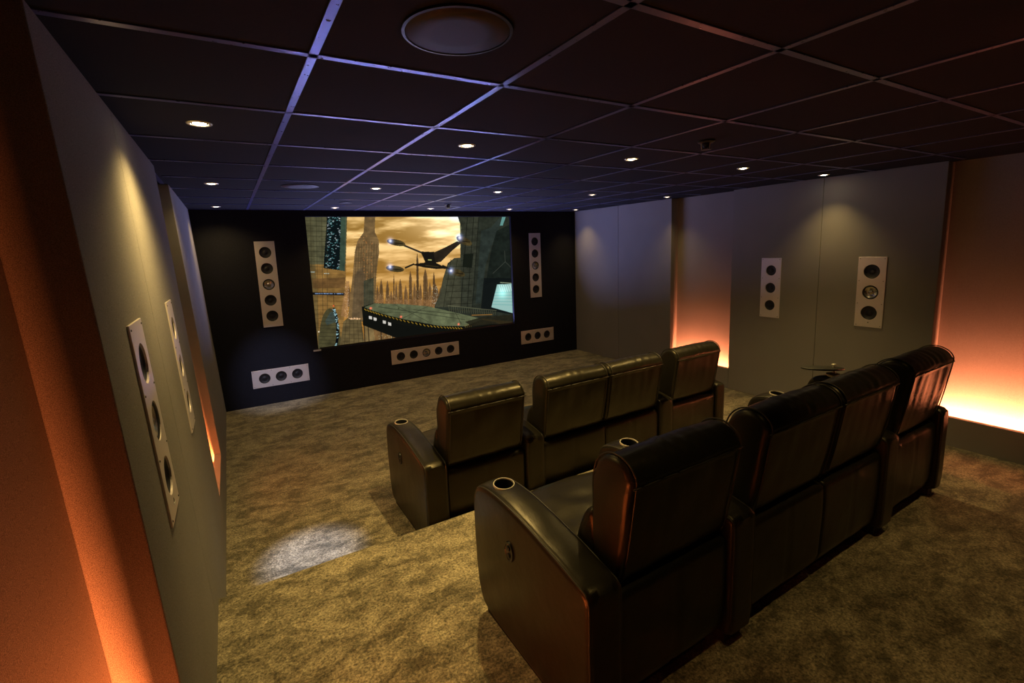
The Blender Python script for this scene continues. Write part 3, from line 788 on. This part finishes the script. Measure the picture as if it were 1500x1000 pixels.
def make_seat(parent, x0, seed, pleat):
    x1 = x0 + SW
    def bd(x, y, z, n_, u):
        d = 0.004 * noise.noise(Vector((x * 7 + seed, z * 6, y * 6)))
        if n_.x < -0.5 and z < 0.84:                 # rear cover: seam and soft gathers hanging below it
            d -= 0.004
            f = max(0.0, min(1.0, (z - 0.48) / 0.4))
            d += 0.010 * pleat * f * noise.noise(Vector((x * 17 + seed * 3, z * 1.5, 0)))
        if n_.y > 0.3 and z > 0.83:                  # wrinkles over the roll, mostly mid width
            d += 0.004 * noise.noise(Vector((x * 26 + seed, y * 5, z * 3))) * (0.4 + math.exp(-((u - 0.5) / 0.2) ** 2))
            d += 0.005 * math.sin(math.pi * u) - 0.006
        return d
    pb = pillow(BACK, x0 + 0.006, x1 - 0.006, 0.026, 120, 46, bd, 6)
    back = pb.obj('backrest', M['leather'], parent, 60)
    for xs in (x0 + 0.024, x1 - 0.024):
        pts = [(xs, p.x + q_.x * 0.0005, p.y + q_.y * -0.002) for p, q_ in zip(pb.P, pb.N) if p.y > 0.50]
        k0 = min(range(len(pts)), key=lambda i: pts[i][1] * 3 + pts[i][2]); pts = pts[k0:] + pts[:k0]
        if pts[1][1] > 0.1: pts = pts[::-1]
        MB().tube(pts, 0.0030, 7).obj('piping', M['pipe'], back, True)
    # seam roll across the rear, just under the top roll
    pts = [(x0 + 0.012 + (SW - 0.024) * k / 20, -0.0295 + 0.001 * math.sin(k), 0.848) for k in range(21)]
    MB().tube(pts, 0.0035, 6).obj('seam', M['pipe'], back, True)
    def ld(x, y, z, n_, u): return 0.006 * noise.noise(Vector((x * 9 + seed, z * 9, 5))) + (0.010 * math.sin(math.pi * u) - 0.006 if n_.x > 0.3 else 0)
    pillow(LUMB, x0 + 0.004, x1 - 0.004, 0.03, 64, 30, ld, 5).obj('lumbar_cushion', M['leather'], parent, 60)
    def cd(x, y, z, n_, u):
        d = 0.0
        if n_.y > 0.5:
            d = 0.014 * math.sin(math.pi * u) - 0.006 + 0.006 * noise.noise(Vector((x * 8 + seed, y * 10, 2)))
            d += 0.010 * noise.noise(Vector((x * 5 + y * 12 + seed, y * 4, 7))) * max(0, 1 - abs(y - 0.33) / 0.2)
        return d
    pillow(CUSH, x0 + 0.003, x1 - 0.003, 0.028, 90, 36, cd, 5).obj('seat_cushion', M['leather'], parent, 60)
    pillow(FOOT, x0 + 0.006, x1 - 0.006, 0.02, 48, 12, None, 4).obj('footrest', M['leather'], parent, 60)
    # lower rear cover and hidden box of the seat
    def rd(x, y, z, n_, u): return 0.0025 * noise.noise(Vector((x * 8 + seed, z * 6, 1))) - (0.003 if abs(u - 0.5) < 0.012 else 0)
    pillow([(0.034, 0.045), (0.022, 0.25), (0.020, 0.44), (0.030, 0.474), (0.10, 0.474), (0.17, 0.46), (0.18, 0.30), (0.18, 0.045)], x0 + 0.002, x1 - 0.002, 0.014, 56, 24, rd, 4).obj('back_panel', M['leather'], parent, 60)
    MB().box((x0 + 0.02, 0.17, 0.05), (x1 - 0.02, 0.62, 0.33)).obj('base', M['plinth'], parent)
    MB().box((x0 + 0.03, 0.09, 0.0), (x1 - 0.03, 0.66, 0.05)).obj('plinth', M['plinth'], parent)
ARMX = [0.0, AW + SW, 2 * AW + 3 * SW, 3 * AW + 4 * SW]
SEATX = [AW, 2 * AW + SW, 2 * AW + 2 * SW, 3 * AW + 3 * SW]
def make_recliner(kind, seed, pleat):
    """kind 0: left-end seat with both arms, 1 and 2: armless middle seats, 3: right-end seat with both arms"""
    e_ = empty('recliner', (0, 0, 0))
    if kind == 0:
        make_arm(e_, 0, -1); make_seat(e_, AW, seed, pleat); make_arm(e_, AW + SW, 0)
    elif kind == 3:
        make_arm(e_, 0, 0); make_seat(e_, AW, seed, pleat); make_arm(e_, AW + SW, 1, 0.104)
    else: make_seat(e_, 0, seed, pleat)
    return e_
OX = [0.0, 2 * AW + SW, 2 * AW + 2 * SW, 2 * AW + 3 * SW]
desc = ['dark leather recliner at the left end of the %s row, with two armrests', 'armless dark leather recliner, left of the middle pair in the %s row',
        'armless dark leather recliner, right of the middle pair in the %s row', 'dark leather recliner at the right end of the %s row, with two armrests']
protos = [make_recliner(0, 1.3, 0.3), make_recliner(1, 5.1, 0.25), make_recliner(2, 9.7, 0.4), make_recliner(3, 14.2, 0.85)]
def copy_tree(o):
    c = o.copy(); COL.objects.link(c)
    for ch in o.children:
        d = ch.copy(); COL.objects.link(d); d.parent = c
        for gc in ch.children:
            e2 = gc.copy(); COL.objects.link(e2); e2.parent = d
    return c
def row(x0, y0, z0_, rz, which, items, xs=1.0):
    for k, e_ in enumerate(items):
        ox = OX[k] * xs
        e_.location = (x0 + ox * math.cos(rz), y0 + ox * math.sin(rz), z0_); e_.rotation_euler = (0, 0, rz)
        tag(e_, desc[k] % which, 'recliner', 'leather cinema recliners in two rows')
backrow = protos; frontrow = [copy_tree(p) for p in protos]
row(0.800, 0.978, RIS, 0.006, 'back', backrow)
row(0.838, 2.462, 0.0, 0.008, 'front', frontrow, 1.0)

# swivel tray on the right-hand arm of the back row
tx, ty, tz = 3.25, 1.66, 0.860
px_, py_ = 0.800 + OX[3] + AW + SW + 0.052, 0.978 + 0.604 + 0.02
tr = empty('tray_table', (px_, py_, RIS + 0.6255)); tag(tr, 'small dark swivel tray on the right end armrest of the back row', 'tray table')
MB().lathe([(0.044, 0.0), (0.044, 0.004), (0.020, 0.012), (0.0001, 0.012)], 32).obj('base', M['chrome'], tr, 40)
MB().tube([(0, 0, 0.010), (0, 0, 0.056)], 0.009, 14).obj('post', M['chrome'], tr, 40)
c = Vector((-0.085, 0.03, 0.044)); vs = []; 
b = MB()
for zz, rr in ((0.0, 0.97), (0.003, 1.0), (0.010, 1.0), (0.013, 0.97)):
    for k in range(48):
        a = 2 * math.pi * k / 48; vs.append((c.x + 0.165 * rr * math.cos(a), c.y + 0.115 * rr * math.sin(a), c.z + zz))
fs = [tuple(range(48))[::-1], tuple(144 + k for k in range(48))] + [(i * 48 + k, i * 48 + (k + 1) % 48, (i + 1) * 48 + (k + 1) % 48, (i + 1) * 48 + k) for i in range(3) for k in range(48)]
tilt = Matrix.Translation(c) @ Matrix.Rotation(math.radians(9), 4, Vector((-0.62, 0.78, 0))) @ Matrix.Translation(-c)
b.add([tilt @ Vector(p) for p in vs], fs).obj('tabletop', M['tray'], tr, 40)
MB().lathe([(0.016, 0.0), (0.016, 0.004), (0.010, 0.008), (0.0001, 0.009)], 20, Matrix.Translation((0, 0, 0.066))).obj('knob', M['chrome'], tr, True)
